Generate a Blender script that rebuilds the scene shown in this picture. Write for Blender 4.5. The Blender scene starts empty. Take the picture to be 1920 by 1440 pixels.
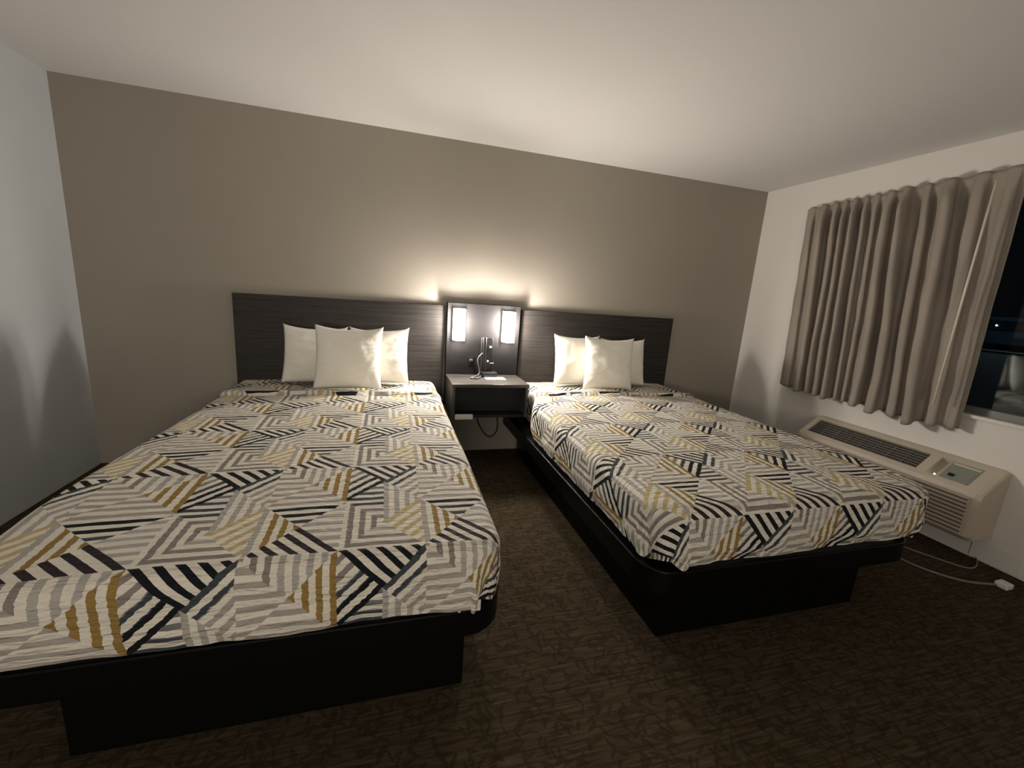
import bpy, bmesh, math, random
from mathutils import Vector, Matrix, noise
random.seed(4)
S = bpy.context.scene
COL = S.collection
PI = math.pi

# ------------------------------------------------------------------ camera, world, exposure
def cam_axes(yaw, pitch, roll):
    Rz = Matrix.Rotation(yaw, 3, 'Z'); Rx = Matrix.Rotation(pitch, 3, 'X'); Ry = Matrix.Rotation(roll, 3, 'Y')
    return Rz @ Rx @ Ry
M3 = cam_axes(-0.2898, -0.2093, -0.0703)
cd = bpy.data.cameras.new('camera')
cam = bpy.data.objects.new('camera', cd); COL.objects.link(cam)
right, fwd, up = M3.col[0], M3.col[1], M3.col[2]
mw = Matrix.Identity(4)
for i in range(3):
    mw[i][0] = right[i]; mw[i][1] = up[i]; mw[i][2] = -fwd[i]
mw[0][3], mw[1][3], mw[2][3] = -0.2772, -3.4739, 1.3629
cam.matrix_world = mw
cd.sensor_fit = 'HORIZONTAL'; cd.sensor_width = 36.0
cd.lens = 802.7 / 1920.0 * 36.0
cd.clip_start = 0.02; cd.clip_end = 200
S.camera = cam

w = bpy.data.worlds.new('night'); S.world = w
w.use_nodes = True
w.node_tree.nodes['Background'].inputs[0].default_value = (0.10, 0.14, 0.20, 1)
w.node_tree.nodes['Background'].inputs[1].default_value = 0.02

S.view_settings.view_transform = 'Standard'
S.view_settings.look = 'None'
S.view_settings.exposure = 0.0
S.view_settings.gamma = 1.0
S.view_settings.use_curve_mapping = False
LAMP = 36.0                                     # glow of the sconce diffusers
BULB = 1200.0                                   # strength of the bulbs inside them
LAMP_COL = (1.0, 0.925, 0.835)

# soft fill light without a fixture, added at the far end behind the viewer
ld = bpy.data.lights.new('rear_fill_light', 'AREA'); ld.shape = 'RECTANGLE'; ld.size = 1.0; ld.size_y = 0.4
ld.energy = 42.0; ld.color = (1.0, 0.90, 0.78)
lo = bpy.data.objects.new('rear_fill_light', ld); COL.objects.link(lo)
lo.location = (-0.7, -6.05, 1.05); lo.rotation_euler = (math.radians(90), 0, 0)

# room numbers (metres); back wall at y = 0, floor at z = 0
XL, XR, H, YF = -2.20, 3.109, 2.44, -6.2

# ------------------------------------------------------------------ material helpers
def new_mat(name):
    m = bpy.data.materials.new(name); m.use_nodes = True
    nt = m.node_tree
    return m, nt, nt.nodes['Principled BSDF']

def mat(name, col, rough=0.6, spec=0.5, metal=0.0, bump=None, var=None):
    """col linear rgb; bump=(scale, strength, distance); var=(scale, amount) = slight mottling of the paint"""
    m, nt, b = new_mat(name)
    b.inputs['Base Color'].default_value = (*col, 1)
    b.inputs['Roughness'].default_value = rough
    b.inputs['Specular IOR Level'].default_value = spec
    b.inputs['Metallic'].default_value = metal
    tc = nt.nodes.new('ShaderNodeTexCoord')
    if bump:
        n = nt.nodes.new('ShaderNodeTexNoise'); n.inputs['Scale'].default_value = bump[0]; n.inputs['Detail'].default_value = 4
        nt.links.new(tc.outputs['Object'], n.inputs['Vector'])
        bp = nt.nodes.new('ShaderNodeBump'); bp.inputs['Strength'].default_value = bump[1]; bp.inputs['Distance'].default_value = bump[2]
        nt.links.new(n.outputs['Fac'], bp.inputs['Height']); nt.links.new(bp.outputs['Normal'], b.inputs['Normal'])
    if var:
        n2 = nt.nodes.new('ShaderNodeTexNoise'); n2.inputs['Scale'].default_value = var[0]; n2.inputs['Detail'].default_value = 3
        nt.links.new(tc.outputs['Object'], n2.inputs['Vector'])
        r = nt.nodes.new('ShaderNodeValToRGB')
        r.color_ramp.elements[0].position = 0.3; r.color_ramp.elements[1].position = 0.7
        r.color_ramp.elements[0].color = (*[c * (1 - var[1]) for c in col], 1)
        r.color_ramp.elements[1].color = (*[min(1, c * (1 + var[1])) for c in col], 1)
        nt.links.new(n2.outputs['Fac'], r.inputs['Fac']); nt.links.new(r.outputs['Color'], b.inputs['Base Color'])
    return m

def wood_mat(name, c0, c1, rough, axis=0, scale=1.0, bump=0.15, spec=0.3):
    m, nt, b = new_mat(name)
    tc = nt.nodes.new('ShaderNodeTexCoord'); mp = nt.nodes.new('ShaderNodeMapping')
    sc = [60 * scale] * 3; sc[axis] = 1.6 * scale
    mp.inputs['Scale'].default_value = sc
    nt.links.new(tc.outputs['Object'], mp.inputs['Vector'])
    n = nt.nodes.new('ShaderNodeTexNoise'); n.inputs['Scale'].default_value = 2.2; n.inputs['Detail'].default_value = 6; n.inputs['Roughness'].default_value = 0.6
    nt.links.new(mp.outputs['Vector'], n.inputs['Vector'])
    r = nt.nodes.new('ShaderNodeValToRGB')
    r.color_ramp.elements[0].position = 0.35; r.color_ramp.elements[1].position = 0.68
    r.color_ramp.elements[0].color = (*c0, 1); r.color_ramp.elements[1].color = (*c1, 1)
    nt.links.new(n.outputs['Fac'], r.inputs['Fac']); nt.links.new(r.outputs['Color'], b.inputs['Base Color'])
    b.inputs['Roughness'].default_value = rough; b.inputs['Specular IOR Level'].default_value = spec
    bp = nt.nodes.new('ShaderNodeBump'); bp.inputs['Strength'].default_value = bump; bp.inputs['Distance'].default_value = 0.002
    nt.links.new(n.outputs['Fac'], bp.inputs['Height']); nt.links.new(bp.outputs['Normal'], b.inputs['Normal'])
    return m

# small expression builder for Math nodes
class X:
    nt = None
    def __init__(s, sock): s.s = sock
def _m(op, a, b=None, c=None):
    n = X.nt.nodes.new('ShaderNodeMath'); n.operation = op
    for i, v in enumerate((a, b, c)):
        if v is None: continue
        if isinstance(v, X): X.nt.links.new(v.s, n.inputs[i])
        else: n.inputs[i].default_value = v
    return X(n.outputs[0])
X.__add__ = lambda a, b: _m('ADD', a, b); X.__radd__ = X.__add__
X.__sub__ = lambda a, b: _m('SUBTRACT', a, b); X.__rsub__ = lambda a, b: _m('SUBTRACT', b, a)
X.__mul__ = lambda a, b: _m('MULTIPLY', a, b); X.__rmul__ = X.__mul__
X.__truediv__ = lambda a, b: _m('DIVIDE', a, b)
def fract(a): return _m('FRACT', a)
def lt(a, b): return _m('LESS_THAN', a, b)
def gt(a, b): return _m('GREATER_THAN', a, b)
def no(a): return 1.0 - a
def mixc(f, a, b):
    n = X.nt.nodes.new('ShaderNodeMix'); n.data_type = 'RGBA'
    for s, v in ((n.inputs[0], f), (n.inputs[6], a), (n.inputs[7], b)):
        if isinstance(v, X): X.nt.links.new(v.s, s)
        elif isinstance(v, tuple): s.default_value = (*v, 1)
        else: s.default_value = v
    return X(n.outputs[2])
def mixf(f, a, b):
    n = X.nt.nodes.new('ShaderNodeMix'); n.data_type = 'FLOAT'
    for s, v in ((n.inputs[0], f), (n.inputs[2], a), (n.inputs[3], b)):
        if isinstance(v, X): X.nt.links.new(v.s, s)
        else: s.default_value = v
    return X(n.outputs[0])

CREAM = (0.82, 0.775, 0.675)
NAVY = (0.011, 0.0125, 0.016); STEEL = (0.060, 0.072, 0.082); PLUM = (0.034, 0.026, 0.030)
TAUPE = (0.275, 0.245, 0.225); LGRAY = (0.46, 0.44, 0.40); LTAUPE = (0.42, 0.38, 0.34)
GOLD = (0.33, 0.215, 0.065); LGOLD = (0.58, 0.47, 0.24)

def quilt_mat():
    m, nt, b = new_mat('printed_patchwork_cotton')
    X.nt = nt
    uvn = nt.nodes.new('ShaderNodeUVMap'); uvn.uv_map = 'UVMap'
    sp = nt.nodes.new('ShaderNodeSeparateXYZ'); nt.links.new(uvn.outputs['UV'], sp.inputs['Vector'])
    jm = nt.nodes.new('ShaderNodeMapping'); jm.inputs['Scale'].default_value = (9, 34, 1)
    nt.links.new(uvn.outputs['UV'], jm.inputs['Vector'])
    jn = nt.nodes.new('ShaderNodeTexNoise'); jn.inputs['Scale'].default_value = 1.0; jn.inputs['Detail'].default_value = 2
    nt.links.new(jm.outputs['Vector'], jn.inputs['Vector'])
    jag = (X(jn.outputs['Fac']) - 0.5) * 0.022
    u = fract(X(sp.outputs['X']) + jag); v = fract(X(sp.outputs['Y']) + jag * 0.7)
    qx = gt(u, 0.4999); qy = gt(v, 0.4999)
    a = u - qx * 0.5; bb = v - qy * 0.5
    d1 = gt(a, bb); d2 = gt(a + bb, 0.5)
    top = d1 * no(d2); rgt = d1 * d2; bot = no(d1) * d2; lef = no(d1) * no(d2)
    q1 = no(qx) * no(qy); q2 = qx * no(qy); q3 = no(qx) * qy; q4 = qx * qy
    R2 = 0.70711
    apb = (a + bb) * R2; amb = (a - bb) * R2
    hi = gt(a, 0.25)
    # per region: (mask, stripe coordinate, dark colour)
    steel_black = mixc(gt(0.3536 - apb, 0.10), NAVY, mixc(gt(0.3536 - apb, 0.17), STEEL, TAUPE))
    regs = [
        (q1 * top, amb, NAVY),
        (q1 * lef, 0.3536 - apb, steel_black),
        (q1 * rgt, apb - 0.3536, mixc(gt(apb - 0.3536, 0.10), STEEL, LTAUPE)),
        (q1 * bot, mixf(hi, bb - 0.035, a - 0.25), mixc(hi, mixc(gt(bb, 0.40), (0.2, 0.2, 0.2), STEEL), LGRAY)),
        (q2 * top, a + 0.01, mixc(gt(a, 0.20), TAUPE, LGRAY)),
        (q2 * lef, bb + 0.01, LTAUPE),
        (q2 * rgt, 0.5 - a, GOLD),
        (q2 * bot, 0.5 - bb, LTAUPE),
        (q3 * lef, a - 0.030, TAUPE),
        (q3 * top, mixf(hi, bb - 0.030, a - 0.25), mixc(hi, mixc(gt(bb, 0.09), STEEL, TAUPE), LGRAY)),
        (q3 * rgt, apb - 0.3536, LGOLD),
        (q3 * bot, 0.5 - bb - 0.022, mixc(gt(bb, 0.38), LGRAY, TAUPE)),
        (q4 * top, bb - 0.035, mixc(gt(bb, 0.165), NAVY, STEEL)),
        (q4 * rgt, bb, LGRAY),
        (q4 * lef, a, mixc(gt(a, 0.05), LGRAY, GOLD)),
        (q4 * bot, 0.0 - amb, PLUM),
    ]
    t = None; c = None
    for mk, st, colr in regs:
        term = mk * st
        t = term if t is None else t + term
        c = mixc(mk, (0.4, 0.4, 0.4), colr) if c is None else mixc(mk, c, colr)
    stripe = lt(fract(t / 0.0715 + 10.0), 0.48)
    colr = mixc(stripe, CREAM, c)
    # slight thread mottling
    tc = nt.nodes.new('ShaderNodeTexCoord')
    nz = nt.nodes.new('ShaderNodeTexNoise'); nz.inputs['Scale'].default_value = 420; nz.inputs['Detail'].default_value = 2
    nt.links.new(tc.outputs['Object'], nz.inputs['Vector'])
    f = X(nz.outputs['Fac']) * 0.30 + 0.85
    hs = nt.nodes.new('ShaderNodeMix'); hs.data_type = 'RGBA'; hs.blend_type = 'MULTIPLY'; hs.inputs[0].default_value = 1
    nt.links.new(colr.s, hs.inputs[6])
    cb = nt.nodes.new('ShaderNodeCombineColor')
    for i in range(3): nt.links.new(f.s, cb.inputs[i])
    nt.links.new(cb.outputs[0], hs.inputs[7])
    nt.links.new(hs.outputs[2], b.inputs['Base Color'])
    b.inputs['Roughness'].default_value = 0.85; b.inputs['Specular IOR Level'].default_value = 0.2
    # quilting crinkle: short ripples across the cloth
    mp = nt.nodes.new('ShaderNodeMapping'); mp.inputs['Scale'].default_value = (9, 34, 1)
    nt.links.new(uvn.outputs['UV'], mp.inputs['Vector'])
    n2 = nt.nodes.new('ShaderNodeTexNoise'); n2.inputs['Scale'].default_value = 1.0; n2.inputs['Detail'].default_value = 3; n2.inputs['Distortion'].default_value = 0.4
    nt.links.new(mp.outputs['Vector'], n2.inputs['Vector'])
    bp = nt.nodes.new('ShaderNodeBump'); bp.inputs['Strength'].default_value = 1.0; bp.inputs['Distance'].default_value = 0.016
    nt.links.new(n2.outputs['Fac'], bp.inputs['Height']); nt.links.new(bp.outputs['Normal'], b.inputs['Normal'])
    return m

def carpet_mat():
    m, nt, b = new_mat('brown_patterned_carpet')
    X.nt = nt
    tc = nt.nodes.new('ShaderNodeTexCoord')
    # leafy sprigs: elongated blobs lying at several angles, bent a little by noise
    nw = nt.nodes.new('ShaderNodeTexNoise'); nw.inputs['Scale'].default_value = 6; nw.inputs['Detail'].default_value = 2
    nt.links.new(tc.outputs['Object'], nw.inputs['Vector'])
    add = nt.nodes.new('ShaderNodeMixRGB'); add.blend_type = 'ADD'; add.inputs[0].default_value = 0.10
    nt.links.new(tc.outputs['Object'], add.inputs[1]); nt.links.new(nw.outputs['Color'], add.inputs[2])
    sprig = None
    for ang, off in ((20, 0.0), (68, 3.1), (112, 7.7), (155, 1.9)):
        rt = nt.nodes.new('ShaderNodeMapping'); rt.inputs['Rotation'].default_value = (0, 0, math.radians(ang)); rt.inputs['Location'].default_value = (off, off * 0.7, 0)
        nt.links.new(add.outputs[0], rt.inputs['Vector'])
        sc_ = nt.nodes.new('ShaderNodeMapping'); sc_.inputs['Scale'].default_value = (7.5, 26, 1)
        nt.links.new(rt.outputs['Vector'], sc_.inputs['Vector'])
        vo = nt.nodes.new('ShaderNodeTexVoronoi'); vo.voronoi_dimensions = '2D'; vo.inputs['Scale'].default_value = 1.0
        nt.links.new(sc_.outputs['Vector'], vo.inputs['Vector'])
        k = lt(X(vo.outputs['Distance']), 0.17)
        sprig = k if sprig is None else _m('MAXIMUM', sprig, k)
    # woven cross threads running along x
    mp = nt.nodes.new('ShaderNodeMapping'); mp.inputs['Scale'].default_value = (7, 110, 1)
    nt.links.new(tc.outputs['Object'], mp.inputs['Vector'])
    th = nt.nodes.new('ShaderNodeTexNoise'); th.inputs['Scale'].default_value = 1.0; th.inputs['Detail'].default_value = 3
    nt.links.new(mp.outputs['Vector'], th.inputs['Vector'])
    ramp = nt.nodes.new('ShaderNodeValToRGB')
    ramp.color_ramp.elements[0].position = 0.35; ramp.color_ramp.elements[1].position = 0.7
    ramp.color_ramp.elements[0].color = (0.042, 0.031, 0.018, 1); ramp.color_ramp.elements[1].color = (0.096, 0.071, 0.042, 1)
    nt.links.new(th.outputs['Fac'], ramp.inputs['Fac'])
    dk = nt.nodes.new('ShaderNodeValToRGB')
    dk.color_ramp.elements[0].color = (0.019, 0.0135, 0.008, 1); dk.color_ramp.elements[1].color = (0.050, 0.038, 0.023, 1)
    nt.links.new(th.outputs['Fac'], dk.inputs['Fac'])
    colr = mixc(sprig * 0.7, X(ramp.outputs['Color']), X(dk.outputs['Color']))
    nt.links.new(colr.s, b.inputs['Base Color'])
    b.inputs['Roughness'].default_value = 1.0; b.inputs['Specular IOR Level'].default_value = 0.05
    pile = nt.nodes.new('ShaderNodeTexNoise'); pile.inputs['Scale'].default_value = 350; pile.inputs['Detail'].default_value = 2
    nt.links.new(tc.outputs['Object'], pile.inputs['Vector'])
    bp = nt.nodes.new('ShaderNodeBump'); bp.inputs['Strength'].default_value = 0.6; bp.inputs['Distance'].default_value = 0.004
    nt.links.new(pile.outputs['Fac'], bp.inputs['Height']); nt.links.new(bp.outputs['Normal'], b.inputs['Normal'])
    return m

def emit_mat(name, col, strength):
    m, nt, b = new_mat(name)
    b.inputs['Base Color'].default_value = (0.8, 0.8, 0.8, 1)
    b.inputs['Emission Color'].default_value = (*col, 1)
    b.inputs['Emission Strength'].default_value = strength
    return m

def diffuser_mat():
    """thin opal sheet: most light passes straight, the rest glows"""
    m, nt, b = new_mat('lit_opal_diffuser')
    nt.nodes.remove(b); out = nt.nodes['Material Output']
    tr = nt.nodes.new('ShaderNodeBsdfTransparent'); tr.inputs[0].default_value = (0.62, 0.62, 0.62, 1)
    em = nt.nodes.new('ShaderNodeEmission'); em.inputs[0].default_value = (*LAMP_COL, 1); em.inputs[1].default_value = LAMP
    ad = nt.nodes.new('ShaderNodeAddShader')
    nt.links.new(tr.outputs[0], ad.inputs[0]); nt.links.new(em.outputs[0], ad.inputs[1]); nt.links.new(ad.outputs[0], out.inputs['Surface'])
    return m

def glass_mat():
    m, nt, b = new_mat('window_glass')
    nt.nodes.remove(b)
    out = nt.nodes['Material Output']
    tr = nt.nodes.new('ShaderNodeBsdfTransparent'); tr.inputs[0].default_value = (0.75, 0.8, 0.8, 1)
    gl = nt.nodes.new('ShaderNodeBsdfGlossy'); gl.inputs['Roughness'].default_value = 0.03
    fr = nt.nodes.new('ShaderNodeFresnel'); fr.inputs['IOR'].default_value = 1.5
    mx = nt.nodes.new('ShaderNodeMixShader')
    nt.links.new(fr.outputs[0], mx.inputs[0]); nt.links.new(tr.outputs[0], mx.inputs[1]); nt.links.new(gl.outputs[0], mx.inputs[2])
    nt.links.new(mx.outputs[0], out.inputs['Surface'])
    return m

MAT = dict(
    taupe_wall=mat('taupe_wall_paint', (0.37, 0.335, 0.285), 0.85, 0.2, bump=(180, 0.08, 0.002)),
    gray_wall=mat('pale_gray_wall_paint', (0.52, 0.54, 0.55), 0.85, 0.2, bump=(180, 0.08, 0.002)),
    white_wall=mat('off_white_wall_paint', (0.74, 0.71, 0.66), 0.85, 0.2, bump=(180, 0.08, 0.002)),
    ceiling=mat('white_ceiling_paint', (0.72, 0.70, 0.68), 0.9, 0.15, bump=(120, 0.10, 0.002)),
    carpet=carpet_mat(),
    wood=wood_mat('dark_grained_laminate', (0.018, 0.0155, 0.0142), (0.044, 0.038, 0.034), 0.55),
    panel=wood_mat('dark_panel_laminate', (0.008, 0.007, 0.0075), (0.016, 0.0135, 0.0138), 0.6),
    nightwood=wood_mat('gray_brown_laminate', (0.050, 0.044, 0.039), (0.088, 0.077, 0.068), 0.34),
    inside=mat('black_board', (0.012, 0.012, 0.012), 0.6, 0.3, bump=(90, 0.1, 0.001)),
    black=mat('black_bed_laminate', (0.003, 0.003, 0.003), 0.35, 0.22, bump=(60, 0.05, 0.001)),
    quilt=quilt_mat(),
    ticking=mat('white_mattress_ticking', (0.60, 0.58, 0.54), 0.9, 0.2, bump=(140, 0.3, 0.003)),
    pillow=mat('white_pillowcase_cotton', (0.90, 0.87, 0.78), 0.88, 0.2, bump=(28, 0.25, 0.010)),
    curtain=mat('taupe_curtain_cloth', (0.315, 0.275, 0.235), 0.75, 0.25, bump=(260, 0.25, 0.002), var=(3, 0.10)),
    cream_plastic=mat('cream_plastic', (0.53, 0.465, 0.375), 0.45, 0.4, bump=(200, 0.05, 0.001), var=(6, 0.05)),
    dark_slot=mat('dark_grille_inside', (0.012, 0.011, 0.010), 0.7, 0.2, bump=(60, 0.1, 0.001)),
    groove=mat('shade_toned_plastic', (0.16, 0.135, 0.11), 0.6, 0.2, bump=(200, 0.05, 0.001)),  # cream darkened to stand for the shade between the louvres
    slat=mat('gray_grille_plastic', (0.20, 0.18, 0.16), 0.5, 0.3, bump=(200, 0.05, 0.001)),
    control=mat('gray_green_control_plate', (0.24, 0.26, 0.22), 0.30, 0.5, bump=(120, 0.05, 0.001)),
    black_plastic=mat('black_plastic', (0.010, 0.0095, 0.0095), 0.35, 0.35, bump=(150, 0.05, 0.001)),
    white_plastic=mat('white_plastic', (0.70, 0.68, 0.62), 0.4, 0.4, bump=(150, 0.05, 0.001)),
    gray_cord=mat('gray_cable_sheath', (0.16, 0.155, 0.15), 0.45, 0.4, bump=(300, 0.1, 0.001)),
    black_cord=mat('black_cable_sheath', (0.02, 0.02, 0.02), 0.4, 0.4, bump=(300, 0.1, 0.001)),
    phone_cord=mat('dark_gray_phone_cord', (0.09, 0.085, 0.08), 0.35, 0.5, bump=(300, 0.1, 0.001)),
    paper=mat('white_card_paper', (0.85, 0.84, 0.80), 0.8, 0.2, bump=(200, 0.05, 0.0005)),
    metal=mat('brushed_gray_metal', (0.55, 0.54, 0.53), 0.45, 0.5, metal=0.4, bump=(200, 0.05, 0.0005)),
    alu=mat('gray_window_frame', (0.17, 0.18, 0.17), 0.5, 0.4, metal=0.2, bump=(200, 0.05, 0.001)),
    wand=mat('clear_white_wand', (0.72, 0.66, 0.54), 0.3, 0.5, bump=(200, 0.02, 0.0005)),
    glass=glass_mat(),
    diffuser=diffuser_mat(),
    bulb=emit_mat('lit_bulb', LAMP_COL, BULB),
    asphalt=mat('dark_asphalt', (0.045, 0.048, 0.050), 0.85, 0.2, bump=(60, 0.4, 0.01), var=(2, 0.3)),
    concrete=mat('weathered_concrete', (0.26, 0.28, 0.27), 0.85, 0.2, bump=(40, 0.3, 0.01), var=(4, 0.2)),
    car=mat('dark_blue_car_paint', (0.05, 0.075, 0.10), 0.25, 0.6, bump=(80, 0.02, 0.001)),
    car_glass=mat('dark_car_glass', (0.015, 0.018, 0.02), 0.08, 0.6, bump=(80, 0.02, 0.001)),
    tyre=mat('black_rubber', (0.012, 0.012, 0.012), 0.8, 0.2, bump=(90, 0.2, 0.002)),
    added_glow=emit_mat('cold_white_added_glow', (0.70, 0.88, 1.0), 8.0),  # shared by the van's painted glint and the added lot lamp
    led=emit_mat('small_white_led', (1.0, 1.0, 0.95), 4.0),
)

# ------------------------------------------------------------------ object helpers
def obj(name, bm, m, parent=None, smooth=False, loc=None):
    me = bpy.data.meshes.new(name)
    bmesh.ops.recalc_face_normals(bm, faces=bm.faces)
    bm.to_mesh(me); bm.free()
    if smooth:
        for p in me.polygons: p.use_smooth = True
    me.materials.append(MAT[m])
    o = bpy.data.objects.new(name, me); COL.objects.link(o)
    if parent is not None: o.parent = parent
    if loc: o.location = loc
    return o
def tag(o, label, cat, group=None):
    o['label'] = label; o['category'] = cat
    if group: o['group'] = group
    return o
def thing(name, label, cat, loc, rotz=0, group=None):
    o = bpy.data.objects.new(name, None); COL.objects.link(o)
    o.location = loc; o.rotation_euler = (0, 0, rotz)
    o.empty_display_size = 0.1
    return tag(o, label, cat, group)
def struct(name, bm, m, label=None):
    o = obj(name, bm, m); o['kind'] = 'structure'
    if label: o['label'] = label
    return o
def box(bm, x0, x1, y0, y1, z0, z1, bev=0.0, seg=2):
    r = bmesh.ops.create_cube(bm, size=1)
    vs = r['verts']
    for v in vs:
        v.co = Vector(((x0 + x1) / 2 + v.co.x * (x1 - x0), (y0 + y1) / 2 + v.co.y * (y1 - y0), (z0 + z1) / 2 + v.co.z * (z1 - z0)))
    if bev:
        es = {e for v in vs for e in v.link_edges}
        bmesh.ops.bevel(bm, geom=list(es), offset=bev, segments=seg, affect='EDGES', profile=0.5)
    return bm
def boxm(*a, **k):
    return box(bmesh.new(), *a, **k)
def smooth_path(pts, n=8):
    P = [Vector(p) for p in pts]; out = []
    for i in range(len(P) - 1):
        p0 = P[max(i - 1, 0)]; p1 = P[i]; p2 = P[i + 1]; p3 = P[min(i + 2, len(P) - 1)]
        for k in range(n):
            t = k / n
            out.append(0.5 * ((2 * p1) + (p2 - p0) * t + (2 * p0 - 5 * p1 + 4 * p2 - p3) * t * t + (3 * p1 - p0 - 3 * p2 + p3) * t ** 3))
    out.append(P[-1]); return out
def tube(bm, path, r, n=8):
    rings = []
    prev = None
    for i, p in enumerate(path):
        t = (path[min(i + 1, len(path) - 1)] - path[max(i - 1, 0)]).normalized()
        if prev is None:
            a = Vector((0, 0, 1)) if abs(t.z) < 0.9 else Vector((1, 0, 0))
            nrm = t.cross(a).normalized()
        else:
            nrm = (prev - t * prev.dot(t)).normalized()
        prev = nrm; bn = t.cross(nrm)
        rr = r(i / (len(path) - 1)) if callable(r) else r
        rings.append([bm.verts.new(p + (nrm * math.cos(2 * PI * k / n) + bn * math.sin(2 * PI * k / n)) * rr) for k in range(n)])
    for i in range(len(rings) - 1):
        for k in range(n):
            bm.faces.new((rings[i][k], rings[i][(k + 1) % n], rings[i + 1][(k + 1) % n], rings[i + 1][k]))
    bm.faces.new(rings[0]); bm.faces.new(rings[-1])
    return bm
def prism_y(bm, prof, y0, y1):
    """profile in (x, z), extruded along y"""
    A = [bm.verts.new((x, y0, z)) for x, z in prof]; B = [bm.verts.new((x, y1, z)) for x, z in prof]
    n = len(prof)
    for i in range(n): bm.faces.new((A[i], A[(i + 1) % n], B[(i + 1) % n], B[i]))
    bm.faces.new(A); bm.faces.new(B)
    return bm
def prism_z(bm, outl, z0, z1):
    A = [bm.verts.new((x, y, z0)) for x, y in outl]; B = [bm.verts.new((x, y, z1)) for x, y in outl]
    n = len(outl)
    for i in range(n): bm.faces.new((A[i], A[(i + 1) % n], B[(i + 1) % n], B[i]))
    bm.faces.new(A); bm.faces.new(B)
    return bm
def bevel_mod(o, wd, seg=2, ang=0.6):
    md = o.modifiers.new('bevel', 'BEVEL'); md.width = wd; md.segments = seg; md.limit_method = 'ANGLE'; md.angle_limit = ang
    return o
def sstep(a, b, x):
    t = min(1, max(0, (x - a) / (b - a))); return t * t * (3 - 2 * t)

# ------------------------------------------------------------------ room shell
T = 0.15
struct('floor', boxm(XL - T, XR + T, YF - T, T, -0.1, 0.0), 'carpet', 'dark brown carpet with a woven leafy sprig pattern')
struct('ceiling', boxm(XL - T, XR + T, YF - T, T, H, H + 0.1), 'ceiling', 'smooth white ceiling')
struct('wall_back', boxm(XL - T, XR + T, 0, T, 0, H), 'taupe_wall', 'taupe accent wall behind the headboards')
struct('wall_left', boxm(XL - T, XL, YF, 0, 0, H), 'gray_wall', 'pale gray wall left of the beds')
struct('wall_front', boxm(XL - T, XR + T, YF - T, YF, 0, H), 'white_wall', 'plain wall behind the viewer')
# right wall with the window opening
WY0, WY1, WZ0, WZ1 = -3.05, -0.80, 0.835, 2.14
bm = bmesh.new()
box(bm, XR, XR + T, WY1, 0, 0, H); box(bm, XR, XR + T, YF, WY0, 0, H)
box(bm, XR, XR + T, WY0, WY1, 0, WZ0); box(bm, XR, XR + T, WY0, WY1, WZ1, H)
struct('wall_right', bm, 'white_wall', 'off-white wall with the window and air conditioner')
# window
win = bpy.data.objects.new('window_1', None); COL.objects.link(win); win.location = (XR + 0.06, (WY0 + WY1) / 2, WZ0)
win['kind'] = 'structure'; win['label'] = 'dark night window half covered by the curtain'
def rel(bm, par):
    bmesh.ops.translate(bm, verts=bm.verts, vec=-Vector(par.location)); return bm
bm = bmesh.new(); fx0, fx1 = XR + 0.04, XR + 0.10
box(bm, fx0, fx1, WY0, WY1, WZ0 + 0.002, WZ0 + 0.045, 0.004); box(bm, fx0, fx1, WY0, WY1, WZ1 - 0.05, WZ1, 0.004)
box(bm, fx0, fx1, WY0, WY0 + 0.05, WZ0, WZ1, 0.004); box(bm, fx0, fx1, WY1 - 0.05, WY1, WZ0, WZ1, 0.004)
box(bm, fx0, fx1, -2.35, -2.30, WZ0, WZ1, 0.004)
obj('window_frame', rel(bm, win), 'alu', win)
obj('window_pane', rel(boxm(XR + 0.068, XR + 0.074, WY0 + 0.03, WY1 - 0.03, WZ0 + 0.03, WZ1 - 0.03), win), 'glass', win)
obj('window_sill', rel(boxm(XR - 0.022, XR + 0.06, WY0 - 0.03, WY1 + 0.03, WZ0 - 0.018, WZ0 + 0.004, 0.004), win), 'white_plastic', win)

# ------------------------------------------------------------------ headboards, centre panel
HZ = 1.231
hb = obj('headboard', boxm(-0.735, 0.735, -0.0198, 0.0198, -0.44, 0.44), 'wood', loc=(-0.580, -0.0203, 0.791))
bevel_mod(hb, 0.002); tag(hb, 'dark wood-grain headboard panel on the taupe wall behind the left bed', 'headboard', 'wall headboards')
hb2 = hb.copy(); COL.objects.link(hb2); hb2.location = (1.521, -0.0203, 0.791)
tag(hb2, 'dark wood-grain headboard panel on the taupe wall behind the right bed', 'headboard', 'wall headboards')
cp = obj('wall_panel', boxm(-0.298, 0.298, -0.0374, 0.0374, -0.4140, 0.4140), 'panel', loc=(0.469, -0.0377, 0.843))
bevel_mod(cp, 0.002); tag(cp, 'dark laminate panel between the headboards carrying the two lamps', 'panel')

# ------------------------------------------------------------------ nightstand
ns = thing('nightstand', 'floating dark nightstand with open cubby between the beds', 'nightstand', (0.469, -0.0756, 0.43))
W2 = 0.291; D = 0.375; NH = 0.258
obj('top', boxm(-W2 - 0.004, W2 + 0.004, -D - 0.004, -0.001, NH - 0.024, NH, 0.0015), 'nightwood', ns)
for s in (-1, 1):
    x0, x1 = (-W2, -W2 + 0.02) if s < 0 else (W2 - 0.02, W2)
    obj('side_panel', boxm(x0, x1, -D, -0.001, 0, NH - 0.0245, 0.001), 'nightwood', ns)
obj('shelf', boxm(-W2 + 0.0205, W2 - 0.0205, -D + 0.004, -0.001, 0.0, 0.02, 0.001), 'inside', ns)
obj('back_panel', boxm(-W2 + 0.0205, W2 - 0.0205, -0.25, -0.235, 0.0205, NH - 0.0245), 'inside', ns)

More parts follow.
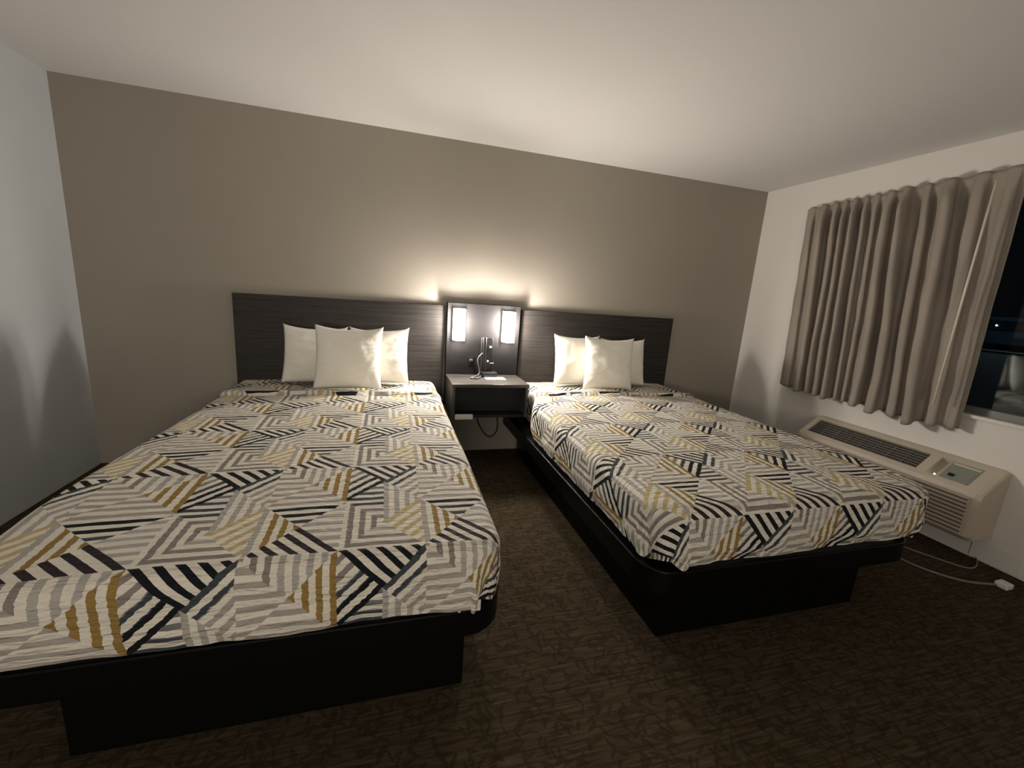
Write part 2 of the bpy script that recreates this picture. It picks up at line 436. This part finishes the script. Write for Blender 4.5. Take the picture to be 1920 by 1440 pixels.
# ------------------------------------------------------------------ sconces
def rrect(x0, x1, y0, y1, r, n=8):
    """rounded only at the foot (y0) corners"""
    o = [(x1, y1), (x0, y1)]
    for cx, cy, a0 in ((x0 + r, y0 + r, PI), (x1 - r, y0 + r, 1.5 * PI)):
        for k in range(n + 1):
            a = a0 + k / n * PI / 2; o.append((cx + r * math.cos(a), cy + r * math.sin(a)))
    return o
def sconce(x, z, label):
    t = thing('wall_sconce', label, 'lamp', (x, -0.0755, z), group='lit sconces on the panel')
    w2, h2, d = 0.044, 0.122, 0.103
    obj('back_plate', boxm(-w2 - 0.004, w2 + 0.004, -0.022, -0.0002, -h2 - 0.004, h2 + 0.004, 0.003), 'metal', t)
    obj('diffuser', prism_z(bmesh.new(), rrect(-w2, w2, -d, -0.0225, 0.030, 6), -h2 + 0.002, h2 - 0.002), 'diffuser', t)
    bm = bmesh.new(); tube(bm, [Vector((0, -0.078, -0.050)), Vector((0, -0.078, 0.012)), Vector((0, -0.078, 0.074))], 0.013, 14)
    obj('bulb', bm, 'bulb', t)
    for sx in (-1,):
        bm = bmesh.new(); xc = sx * (w2 - 0.010)
        obj('corner_bar', box(bm, xc - 0.0018, xc + 0.0018, -d - 0.0045, -d - 0.0010, -h2, h2), 'metal', t)
    obj('bracket', boxm(-w2 - 0.002, -w2 + 0.026, -d - 0.0045, -d + 0.020, h2 - 0.001, h2 + 0.003, 0.0008), 'metal', t)
    return t
sconce(0.258, 1.092, 'lit white box sconce on the dark panel, nearer the left bed')
sconce(0.661, 1.090, 'lit white box sconce on the dark panel, nearer the right bed')

# ------------------------------------------------------------------ beds
def bed(cx, base, deckx, yb, yd, label, inset=0.045):
    t = thing('bed', label, 'bed', (cx, -1.15, 0))
    o = obj('base', rel(boxm(base[0], base[1], yb, -0.12, 0.0, 0.2515), t), 'black', t); bevel_mod(o, 0.003)
    o = obj('platform', rel(prism_z(bmesh.new(), rrect(deckx[0], deckx[1], yd, -0.045, 0.13), 0.252, 0.352), t), 'black', t); bevel_mod(o, 0.006, 3)
    o = obj('mattress', rel(prism_z(bmesh.new(), rrect(deckx[0] + inset, deckx[1] - 0.045, yd + 0.03, -0.06, 0.09), 0.3525, 0.575), t), 'ticking', t)
    bevel_mod(o, 0.03, 4)
    return t
bl = bed(-0.60, (-1.128, -0.015), (-1.315, 0.108), -2.235, -2.30, 'left bed with a black platform base and fitted bedspread')
br = bed(1.39, (0.807, 1.908), (0.688, 2.150), -2.19, -2.26, 'right bed with a black platform base, nearer the window', 0.165)

def bedspread(x0, x1, yf, name_label, u0, v0, seed, tuck, squeeze=0.0, sag=0):
    """draped cover: flat cloth coordinates folded over a rounded mattress edge"""
    top, rc, re, drop = 0.612, (0.16 if squeeze else 0.11), 0.052, 0.238
    ix0, ix1, iy0 = x0 + rc, x1 - rc, yf + rc
    yh = -0.052
    L = rc - re + re * PI / 2 + (drop - re)
    nx = int((ix1 - ix0) / 0.016); ny = int((yh - iy0) / 0.016); nl = int(L / 0.011)
    ps = [ix0 - L + L * i / nl for i in range(nl)] + [ix0 + (ix1 - ix0) * i / nx for i in range(nx)] + [ix1 + L * i / nl for i in range(nl + 1)]
    qs = [iy0 - L + L * i / nl for i in range(nl)] + [iy0 + (yh - iy0) * i / ny for i in range(ny + 1)]
    bm = bmesh.new(); uvl = bm.loops.layers.uv.new('UVMap')
    sd = Vector((seed * 13.7, seed * 5.1, 0))
    V = []; UV = {}
    for q in qs:
        row = []
        for p in ps:
            cx = min(max(p, ix0), ix1); cy = max(q, iy0)
            dx, dy = p - cx, q - cy
            if dx == 0 or dy == 0:
                d = abs(dx) + abs(dy)
                n = Vector((math.copysign(1, dx) if dx else 0, math.copysign(1, dy) if dy else 0, 0))
            else:
                ax, ay = abs(dx), abs(dy); d = max(ax, ay)
                ph = (PI / 4) * (ay / ax) if ax >= ay else PI / 2 - (PI / 4) * (ax / ay)
                n = Vector((math.copysign(math.cos(ph), dx), math.copysign(math.sin(ph), dy), 0))
            e = d - (rc - re)
            if d == 0 or e <= 0: r, z = d, 0.0
            elif e < re * PI / 2: r, z = rc - re + re * math.sin(e / re), -re * (1 - math.cos(e / re))
            else: r, z = rc, -re - (e - re * PI / 2)
            pos = Vector((cx, cy, top)) + n * r; pos.z += z
            fl = Vector((cx, cy, 0)) + n * d
            down = min(1, max(0, -z / drop))
            # crown and sag of the mattress
            crown = 0.010 * (1 - ((pos.x - (x0 + x1) / 2) / (x1 - x0) * 2) ** 2)
            pos.z += crown * (1 - down) + 0.006 * (1 - down) * noise.noise(Vector((pos.x * 3, pos.y * 3, 0)) + sd)
            pos.z -= 0.026 * sstep(yf + 0.70, yf + 0.02, pos.y) * (1 - down) if sag else 0
            # fold across the bed where the cover is turned back in front of the pillows
            fy = -0.475 + 0.05 * (-(pos.x - x0) / (x1 - x0)) + 0.012 * noise.noise(Vector((pos.x * 4, 3, 1)) + sd)
            g = pos.y - fy
            pos.z += (1 - down) * (0.022 * sstep(-0.006, 0.006, g) * (1 - 0.75 * sstep(0.02, 0.14, g)) - 0.006 * sstep(-0.05, -0.008, g) * (1 - sstep(-0.008, 0.0, g)))
            # wrinkles: soft on top, stronger on the drop, and gathered at the foot corners
            wv = Vector((fl.x * 7, fl.y * 7, 0)) + sd
            amp = 0.0030 + 0.016 * sstep(0.15, 1.0, down)
            k = noise.noise(wv) * 0.6 + noise.noise(wv * 2.7) * 0.35 + noise.noise(Vector((fl.x * 9, fl.y * 30, 4)) + sd) * 0.35 * (1 if down < 0.3 else 0.6)
            nn = Vector((n.x * min(1, down * 3), n.y * min(1, down * 3), 1 - 0.9 * min(1, down * 2)))
            pos += nn * k * amp
            corner = (abs(dx) > 0 and abs(dy) > 0)
            if corner:
                ph = math.atan2(abs(dy), abs(dx))
                pos += n * 0.012 * math.sin(ph * 10) * sstep(0.2, 1, down)
                pos.z += 0.012 * math.sin(ph * 7 + seed) * sstep(0.6, 1, down)
            # hem wanders and is pulled in under the edge
            pos.z += sstep(0.8, 1.0, down) * 0.012 * noise.noise(Vector((fl.x * 4, fl.y * 4, 9)) + sd)
            pos -= n * tuck * sstep(0.75, 1.0, down)
            pos.z = max(pos.z, 0.356)
            if sag: pos.x -= 0.055 * sstep(-0.4, -2.0, pos.y) * (1 - sstep(x0 + 0.05, x0 + 0.45, pos.x))
            if squeeze: pos.x += squeeze * sstep(-0.80, -0.46, pos.y) * (1 - sstep(x0 + 0.05, x0 + 0.5, pos.x))
            v = bm.verts.new(pos); row.append(v)
            dv = v0 - fl.y
            UV[v] = ((fl.x - u0) / 0.505, dv / 0.510 if dv < 0 else dv / 0.550)
        V.append(row)
    for j in range(len(qs) - 1):
        for i in range(len(ps) - 1):
            f = bm.faces.new((V[j][i], V[j][i + 1], V[j + 1][i + 1], V[j + 1][i]))
            for l in f.loops: l[uvl].uv = UV[l.vert]
    o = obj('bedspread', bm, 'quilt', smooth=True)
    tag(o, name_label, 'bedspread', 'patchwork print bedspreads')
    return o
ql = bedspread(-1.30, 0.092, -2.325, 'black, gold and gray striped patchwork bedspread on the left bed', -0.412, -1.722, 1, 0.012, 0.0, 1)
qr = bedspread(0.692, 2.225, -2.272, 'black, gold and gray striped patchwork bedspread on the right bed nearer the window', 1.056, -1.735, 2, 0.02, 0.10)
# care labels under the cover at the left bed's aisle-side foot corner
obj('care_tag', boxm(-0.010, 0.018, -2.306, -2.3045, 0.352, 0.392), 'white_plastic', ql)
obj('care_tag', boxm(-0.055, -0.047, -2.307, -2.3055, 0.355, 0.392), 'white_plastic', ql)

# ------------------------------------------------------------------ pillows
def pillow(loc, wd, ht, tilt, rotz, roll, label, group, seed, th=0.085):
    n = 36
    bm = bmesh.new(); sd = Vector((seed * 7.3, seed * 3.1, seed))
    F = []
    for side in (1, -1):
        g = []
        for j in range(n + 1):
            row = []
            for i in range(n + 1):
                u = 2 * i / n - 1; v = 2 * j / n - 1
                bu = 1 - u * u; bv = 1 - v * v
                x = u * wd / 2 * (1 - 0.075 * bv ** 0.8 * (0.2 + 0.8 * abs(u))); z = v * ht / 2 * (1 - (0.15 if v > 0 else 0.05) * bu ** 0.7 * (0.2 + 0.8 * abs(v)))
                x += 0.03 * wd * v * 0.2
                t = th * (max(0, bu) ** 0.55) * (max(0, bv) ** 0.55)
                e = (bu * bv) ** 0.5
                wr = noise.noise(Vector((u * 2.0, v * 3.5, 0)) + sd) * 0.006 + noise.noise(Vector((u * 3.5 + v, v * 16.0 - u * 5, side)) + sd) * 0.0045 * sstep(0.15, 0.75, abs(u))
                y = -side * (t + wr * e * 2.0)
                if v < -0.8: y *= 1.0
                row.append(Vector((x, y, z + ht / 2)))
            g.append(row)
        F.append(g)
    V0 = [[bm.verts.new(p) for p in r] for r in F[0]]
    V1 = []
    for j in range(n + 1):
        row = []
        for i in range(n + 1):
            row.append(V0[j][i] if i in (0, n) or j in (0, n) else bm.verts.new(F[1][j][i]))
        V1.append(row)
    for G in (V0, V1):
        for j in range(n):
            for i in range(n):
                bm.faces.new((G[j][i], G[j][i + 1], G[j + 1][i + 1], G[j + 1][i]))
    o = obj('pillow', bm, 'pillow', smooth=True)
    o.rotation_euler = (-tilt, roll, rotz); o.location = loc
    return tag(o, label, 'pillow', group)
gL, gR = 'white pillows on the left bed', 'white pillows on the right bed'
Z0 = 0.639
pillow((-0.775, -0.235, Z0), 0.425, 0.415, 0.22, 0.03, 0.02, 'white pillow at the back of the left bed, farther from the nightstand', gL, 1)
pillow((-0.332, -0.235, Z0), 0.425, 0.420, 0.22, -0.04, -0.02, 'white pillow at the back of the left bed, nearer the nightstand', gL, 2)
pillow((-0.535, -0.42, Z0), 0.445, 0.440, 0.20, 0.02, 0.015, 'front white square pillow on the left bed, leaning on two others', gL, 3)
pillow((1.258, -0.235, Z0), 0.43, 0.430, 0.22, 0.04, 0.01, 'white pillow at the back of the right bed, nearer the nightstand', gR, 4)
pillow((1.692, -0.235, Z0), 0.43, 0.415, 0.22, -0.03, -0.01, 'white pillow at the back of the right bed, nearer the window', gR, 5)
pillow((1.450, -0.42, Z0 + 0.006), 0.445, 0.435, 0.20, -0.02, 0.02, 'front white square pillow on the right bed, leaning on two others', gR, 6)

# ------------------------------------------------------------------ things on the nightstand
NT = 0.688
ph = thing('telephone', 'tall black corded telephone standing on the nightstand against the panel', 'telephone', (0.500, -0.145, NT + 0.0005))
o = obj('base', boxm(-0.062, 0.075, -0.050, 0.055, 0.0, 0.040, 0.010, 3), 'black_plastic', ph)
bm = boxm(-0.055, 0.045, -0.012, 0.012, 0, 0.27, 0.009, 3)
bmesh.ops.transform(bm, matrix=Matrix.Translation((0, 0.020, 0.0405)) @ Matrix.Rotation(-0.10, 4, 'X'), verts=bm.verts)
obj('faceplate', bm, 'black_plastic', ph)
bm = bmesh.new()
tube(bm, smooth_path([(-0.035, -0.022, 0.055), (-0.035, -0.026, 0.10), (-0.035, -0.016, 0.18), (-0.035, -0.008, 0.25), (-0.035, 0.005, 0.315)], 8),
     lambda t: 0.019 - 0.007 * math.sin(PI * t) if 0.02 < t < 0.98 else 0.012, 12)
obj('handset', bm, 'black_plastic', ph, smooth=True)
bm = bmesh.new(); bmesh.ops.create_uvsphere(bm, u_segments=12, v_segments=8, radius=0.010, matrix=Matrix.Translation((0.020, 0.017, 0.235)))
obj('button', bm, 'metal', ph, smooth=True)
bm = bmesh.new(); bmesh.ops.create_uvsphere(bm, u_segments=12, v_segments=8, radius=0.006, matrix=Matrix.Translation((-0.002, -0.004, 0.125)))
obj('indicator_light', bm, 'led', ph, smooth=True)
obj('slot_trim', boxm(0.012, 0.046, -0.0125, -0.006, 0.106, 0.112, 0.001), 'metal', ph)
cord = smooth_path([(-0.048, -0.015, 0.19), (-0.082, -0.02, 0.155), (-0.088, -0.03, 0.115), (-0.075, -0.04, 0.06), (-0.082, -0.05, 0.024), (-0.125, -0.07, 0.0065), (-0.155, -0.105, 0.0065), (-0.118, -0.125, 0.0065), (-0.078, -0.09, 0.0065), (-0.064, -0.045, 0.012)], 10)
obj('cord', tube(bmesh.new(), cord, 0.0055, 8), 'phone_cord', ph, smooth=True)
o = obj('note_card', boxm(-0.078, 0.078, -0.055, 0.055, 0, 0.002), 'paper', loc=(0.545, -0.235, NT + 0.0005))
o.scale = (1, 0.9, 1); tag(o, 'small blank white card lying on the nightstand in front of the telephone', 'card')
ob = thing('power_outlet', 'small black outlet with a plug on the panel left of the telephone', 'outlet', (0.372, -0.0756, 0.798))
obj('cover_plate', boxm(-0.024, 0.024, -0.006, -0.0002, -0.034, 0.034, 0.002), 'black_plastic', ob)
obj('plug', boxm(-0.013, 0.013, -0.028, -0.0065, 0.000, 0.020, 0.004), 'phone_cord', ob)
o = obj('adapter_box', boxm(-0.066, 0.066, -0.012, 0.012, -0.019, 0.019, 0.004), 'white_plastic', loc=(0.268, -0.4625, 0.4432))
tag(o, 'white rectangular box fixed to the lower left front edge of the nightstand', 'box')
lp = smooth_path([(0.463, -0.06, 0.4295), (0.463, -0.03, 0.30), (0.493, -0.012, 0.218), (0.545, -0.010, 0.145), (0.59, -0.010, 0.122), (0.632, -0.010, 0.150), (0.650, -0.012, 0.205), (0.640, -0.03, 0.29), (0.625, -0.06, 0.4295)], 8)
tag(obj('cable', tube(bmesh.new(), lp, 0.0055, 8), 'black_cord', smooth=True), 'black cable looping down the wall below the nightstand', 'cable')

# ------------------------------------------------------------------ wall air conditioner
AY0, AY1 = -2.09, -0.945
ac = thing('air_conditioner', 'cream through-wall air conditioner with slatted top grille under the window', 'air conditioner', (XR, (AY0 + AY1) / 2, 0.14))
dz = 0.14
def prof(rec=0.0):
    # x is negative into the room, z above the unit's foot
    p = [(-0.0005, 0.005), (-0.175, 0.005), (-0.205, 0.035), (-0.215, 0.27), (-0.205, 0.298), (-0.190, 0.310)]
    if rec: p += [(-0.176, 0.319), (-0.176 + rec * 0.55, 0.319 - rec), (-0.058 + rec * 0.55, 0.408 - rec), (-0.058, 0.408)]
    p += [(-0.045, 0.418), (-0.022, 0.430), (-0.0005, 0.430)]
    return p
HL = (AY1 - AY0) / 2
bm = bmesh.new()
segs = [(-HL + 0.03, -HL + 0.085, 0), (-HL + 0.085, -HL + 0.29, 0.030), (-HL + 0.29, -HL + 0.345, 0), (-HL + 0.345, HL - 0.055, 0.022), (HL - 0.055, HL - 0.03, 0)]
for a, b_, rec in segs: prism_y(bm, prof(rec), a, b_)
def endcap(bm, ya, yb, k):
    A = prof(); cx, cz = -0.08, 0.2
    B = [(min(-0.0005, x * k + cx * (1 - k)) if x < -0.001 else x, z * k + cz * (1 - k)) for x, z in A]
    n = len(A)
    for i in range(n):
        pass
    va = [bm.verts.new((x, ya, z)) for x, z in A]; vm = [bm.verts.new((x * 0.4 + x2 * 0.6 if x < -0.001 else x, ya + (yb - ya) * 0.7, z * 0.6 + z2 * 0.4)) for (x, z), (x2, z2) in zip(A, B)]
    vb = [bm.verts.new((x, yb, z)) for x, z in B]
    for P, Q in ((va, vm), (vm, vb)):
        for i in range(n): bm.faces.new((P[i], P[(i + 1) % n], Q[(i + 1) % n], Q[i]))
    bm.faces.new(vb); bm.faces.new(va)
endcap(bm, -HL + 0.03, -HL, 0.93); endcap(bm, HL - 0.03, HL, 0.93)
o = obj('body', bm, 'cream_plastic', ac)
# louvres on the front, with the shade in their gaps painted as a darker backing
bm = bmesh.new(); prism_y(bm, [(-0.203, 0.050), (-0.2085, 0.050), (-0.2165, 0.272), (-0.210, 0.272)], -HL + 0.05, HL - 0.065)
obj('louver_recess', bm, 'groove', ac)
bm = bmesh.new()
for k in range(9):
    z = 0.258 - k * 0.0245
    x = -0.205 - 0.010 * (z - 0.035) / 0.235
    y_end = -HL + 0.042
    prism_y(bm, [(x + 0.004, z - 0.001), (x - 0.012, z + 0.001), (x - 0.013, z + 0.012), (x + 0.004, z + 0.0135)], y_end, HL - 0.06)
obj('front_louvers', bm, 'cream_plastic', ac)
# top grille
sl = Vector((-0.118, 0, -0.089)); sn = Vector((-0.089, 0, 0.118)).normalized(); st = Vector((-0.058, 0, 0.408))
def slope_box(bm, f0, f1, y0, y1, h0, h1):
    vs = []
    for h in (h0, h1):
        for f, y in ((f0, y0), (f1, y0), (f1, y1), (f0, y1)):
            p = st + sl * f + sn * h; vs.append(bm.verts.new((p.x, y, p.z)))
    for idx in ((0, 1, 2, 3), (7, 6, 5, 4), (0, 4, 5, 1), (1, 5, 6, 2), (2, 6, 7, 3), (3, 7, 4, 0)): bm.faces.new([vs[i] for i in idx])
GY0, GY1 = -HL + 0.35, HL - 0.06
bm = bmesh.new(); slope_box(bm, 0.06, 0.94, GY0, GY1, -0.0195, -0.0185)
obj('grille_recess', bm, 'dark_slot', ac)
bm = bmesh.new()
for k in range(7): f = 0.06 + 0.88 * k / 6; slope_box(bm, f - 0.016, f + 0.016, GY0, GY1, -0.016, -0.004)
for k in range(9): y = GY0 + (GY1 - GY0) * k / 8; slope_box(bm, 0.03, 0.97, y - 0.0012, y + 0.0012, -0.018, -0.005)
obj('top_grille', bm, 'slat', ac)
# control compartment
bm = bmesh.new(); slope_box(bm, 0.05, 0.97, -HL + 0.09, -HL + 0.235, -0.0260, -0.012)
cpn = obj('control_panel', bm, 'control', ac)
bm = bmesh.new(); slope_box(bm, 0.62, 0.75, -HL + 0.178, -HL + 0.205, -0.0118, -0.006)
obj('knob', bm, 'black_plastic', cpn)
bm = bmesh.new(); slope_box(bm, 0.07, 0.11, -HL + 0.098, -HL + 0.225, -0.0118, -0.009)
obj('trim_strip', bm, 'white_plastic', cpn)
bm = bmesh.new(); bmesh.ops.create_uvsphere(bm, u_segments=10, v_segments=6, radius=0.005, matrix=Matrix.Translation(st + sl * 0.86 + sn * -0.022 + Vector((0, -HL + 0.262, 0))))
obj('indicator_light', bm, 'led', ac)

o = obj('cover_plate', boxm(-0.006, -0.0005, -0.11, 0.11, -0.06, 0.06, 0.002), 'white_wall', loc=(XR, -2.13, 0.065))
tag(o, 'painted flat cover plate on the right wall below the air conditioner', 'plate')

# power cables on the carpet
c1 = smooth_path([(2.40, -1.78, 0.007), (2.584, -1.902, 0.007), (2.61, -2.02, 0.007), (2.661, -2.122, 0.007), (2.74, -2.20, 0.007), (2.853, -2.245, 0.007), (2.895, -2.262, 0.012)], 8)
t = thing('power_cable', 'gray power cable on the carpet ending in a pale plug near the right wall', 'cable', (2.7, -2.1, 0))
obj('cable', rel(tube(bmesh.new(), c1, 0.0065, 8), t), 'gray_cord', t, smooth=True)
o = obj('plug', rel(boxm(2.875, 2.935, -2.30, -2.245, 0.0005, 0.032, 0.008, 3), t), 'white_plastic', t)
o['label'] = 'pale plug head'
c2 = smooth_path([(2.50, -1.70, 0.006), (2.735, -1.802, 0.006), (2.80, -1.93, 0.006), (2.895, -2.092, 0.006), (2.96, -2.12, 0.006), (3.05, -2.09, 0.006), (3.095, -2.06, 0.012)], 8)
tag(obj('cable', tube(bmesh.new(), c2, 0.0050, 8), 'gray_cord', smooth=True), 'thinner gray cable on the carpet curving back to the right wall', 'cable')

# ------------------------------------------------------------------ curtain
ct = thing('curtain', 'pleated taupe curtain hanging over the left half of the window', 'curtain', (XR - 0.08, -1.15, 0.74))
# valley, ridge, valley ... along the heading and along the hem
RT = [-0.550, -0.655, -0.765, -0.83, -0.885, -0.985, -1.035, -1.13, -1.255, -1.33, -1.45, -1.62, -1.765]
RB = [-0.625, -0.775, -0.86, -0.915, -1.02, -1.085, -1.135, -1.20, -1.36, -1.46, -1.575, -1.71, -1.795]
AM = [0.40, 1.0, 0.75, 0.9, 1.1, 0.7, 0.6, 1.0, 1.2, 0.6, 1.05, 0.55, 0.35]
bm = bmesh.new()
nv, per = 64, 22
rows = []
def spline_pts(R, yl, yr):
    vs = [yl] + [(R[k] + R[k + 1]) / 2 for k in range(len(R) - 1)] + [yr]
    return vs
for j in range(nv + 1):
    s = j / nv                                  # 0 hem .. 1 heading
    yl = -0.575 + 0.065 * s; yr = -1.835 + 0.02 * s
    vb = spline_pts(RB, yl, yr); vt = spline_pts(RT, yl, yr)
    row = []
    for k in range(len(AM)):
        q = s ** 1.3
        v0_ = vb[k] * (1 - q) + vt[k] * q; v1_ = vb[k + 1] * (1 - q) + vt[k + 1] * q
        wd = v1_ - v0_
        A = 0.088 * AM[k] * min(1.0, abs(wd) / 0.085)
        A *= (1 - 0.68 * sstep(0.90, 1.0, s)) * (1 + 0.30 * noise.noise(Vector((k * 5.1, s * 2.3, 4))))
        pinch = sstep(0.78, 0.90, s) * (1 - sstep(0.92, 0.98, s))
        bfold = 1.05 - 0.55 * sstep(0.90, 1, s)
        lean = 0.30 + 0.35 * noise.noise(Vector((k * 3.3, s * 1.6, 1)))
        for i in range(per + (1 if k == len(AM) - 1 else 0)):
            t_ = i / per
            h = 0.5 - 0.5 * math.cos(2 * PI * t_)
            h = h ** (1 + 0.8 * pinch + 0.5 * noise.noise(Vector((k * 1.7, s * 1.5, 8))))
            y = v0_ + wd * (t_ + bfold * math.sin(4 * PI * t_) / (4 * PI)) - lean * A * h
            x = -A * h + 0.010 * noise.noise(Vector((y * 6, s * 3.0, 2))) + 0.006 * noise.noise(Vector((k * 2.0, s * 9.0, t_ * 2)))
            x += 0.020
            ztop = 1.462 + 0.030 * (y + 0.5) / -1.3 + 0.010 * h
            z0 = 0.006 * math.sin(y * 9) - 0.030 * h * AM[k] * min(1, (-y - 0.5)) + 0.012 * noise.noise(Vector((y * 6, 1, 5)))
            row.append(bm.verts.new((x, y + 1.15, z0 + (ztop - z0) * s)))
    rows.append(row)
for j in range(nv):
    for i in range(len(rows[0]) - 1): bm.faces.new((rows[j][i], rows[j][i + 1], rows[j + 1][i + 1], rows[j + 1][i]))
o = obj('curtain_cloth', bm, 'curtain', ct, smooth=True)
md = o.modifiers.new('thick', 'SOLIDIFY'); md.thickness = 0.003
obj('curtain_track', boxm(0.030, 0.076, -2.0, 0.62, 1.452, 1.480, 0.003), 'white_plastic', ct)
o = obj('pull_wand', tube(bmesh.new(), [Vector((-0.085, -0.588, 1.413)), Vector((-0.088, -0.588, 0.9)), Vector((-0.092, -0.590, 0.135))], 0.0065, 8), 'wand', ct, smooth=True)
o['label'] = 'long pale wand hanging beside the curtain edge'

# ------------------------------------------------------------------ outside in the dark
gz = -0.15
struct('ground', boxm(XR + T + 0.01, 90, -30, 60, gz - 0.1, gz), 'asphalt', 'dark parking lot outside the window')
def curb(y0, y1, x, label):
    o = obj('parking_curb', boxm(-0.15, 0.15, -(y1 - y0) / 2, (y1 - y0) / 2, 0, 0.15, 0.03), 'concrete', loc=(x, (y0 + y1) / 2, gz))
    return tag(o, label, 'curb')
curb(5.0, 20.0, 34.0, 'pale concrete curb outside the dark window, nearer the glass')
curb(14.0, 34.0, 56.0, 'pale concrete curb outside the dark window, farther from the glass')
car = thing('parked_van', 'dark blue van parked in the dark beyond the window', 'van', (40.5, 14.6, gz))
def loft_x(bm, pr, xa, xb, za=None):
    A = [bm.verts.new((-xa(z), y, z)) for y, z in pr]; B = [bm.verts.new((xb(z), y, z)) for y, z in pr]
    n = len(pr)
    for i in range(n): bm.faces.new((A[i], A[(i + 1) % n], B[(i + 1) % n], B[i]))
    bm.faces.new(A); bm.faces.new(B)
hw = lambda z: 0.92 if z < 1.3 else 0.80
bm = bmesh.new(); loft_x(bm, [(-2.5, 0.35), (-2.55, 1.0), (-1.9, 1.25), (-1.1, 2.1), (-0.8, 2.2), (2.4, 2.2), (2.5, 2.0), (2.5, 0.35)], hw, hw)
bevel_mod(obj('body', bm, 'car', car), 0.08, 3)
gw = lambda z: 0.935 if z < 1.4 else 0.85
bm = bmesh.new(); loft_x(bm, [(-1.45, 1.32), (-0.95, 1.95), (2.3, 1.95), (2.3, 1.32)], gw, gw)
obj('side_glass', bm, 'car_glass', car)
bm = bmesh.new(); bmesh.ops.create_uvsphere(bm, u_segments=12, v_segments=8, radius=0.05, matrix=Matrix.Translation((-0.95, 1.2, 1.62)))  # glowing bead standing in for a light reflection on the van's glass
obj('glass_glint', bm, 'added_glow', car, smooth=True)
for sx in (-0.80, 0.80):
    for sy in (-1.4, 1.4):
        bm = bmesh.new(); bmesh.ops.create_cone(bm, cap_ends=True, segments=20, radius1=0.32, radius2=0.32, depth=0.2, matrix=Matrix.Translation((sx, sy, 0.32)) @ Matrix.Rotation(PI / 2, 4, 'Y'))
        obj('wheel', bm, 'tyre', car)
sl_ = thing('lot_fill_lamp', 'cold white lamp added out of view to light the dark parking lot', 'added lamp', (36.0, 9.0, gz))  # unseen lamp, added to light the van and curbs
pl = bpy.data.lights.new('lot_fill_light', 'POINT'); pl.energy = 700; pl.color = (0.72, 0.88, 1.0); pl.shadow_soft_size = 0.15
plo = bpy.data.objects.new('lot_fill_light', pl); COL.objects.link(plo); plo.parent = sl_; plo.location = (-0.45, 0, 5.85)
obj('pole', tube(bmesh.new(), [Vector((0, 0, 0)), Vector((0, 0, 6.0))], 0.07, 10), 'alu', sl_, smooth=True)
obj('lamp_head', boxm(-0.9, 0.1, -0.15, 0.15, 6.0, 6.12, 0.03), 'alu', sl_)
obj('lamp_lens', boxm(-0.8, -0.1, -0.12, 0.12, 5.97, 5.999), 'added_glow', sl_)
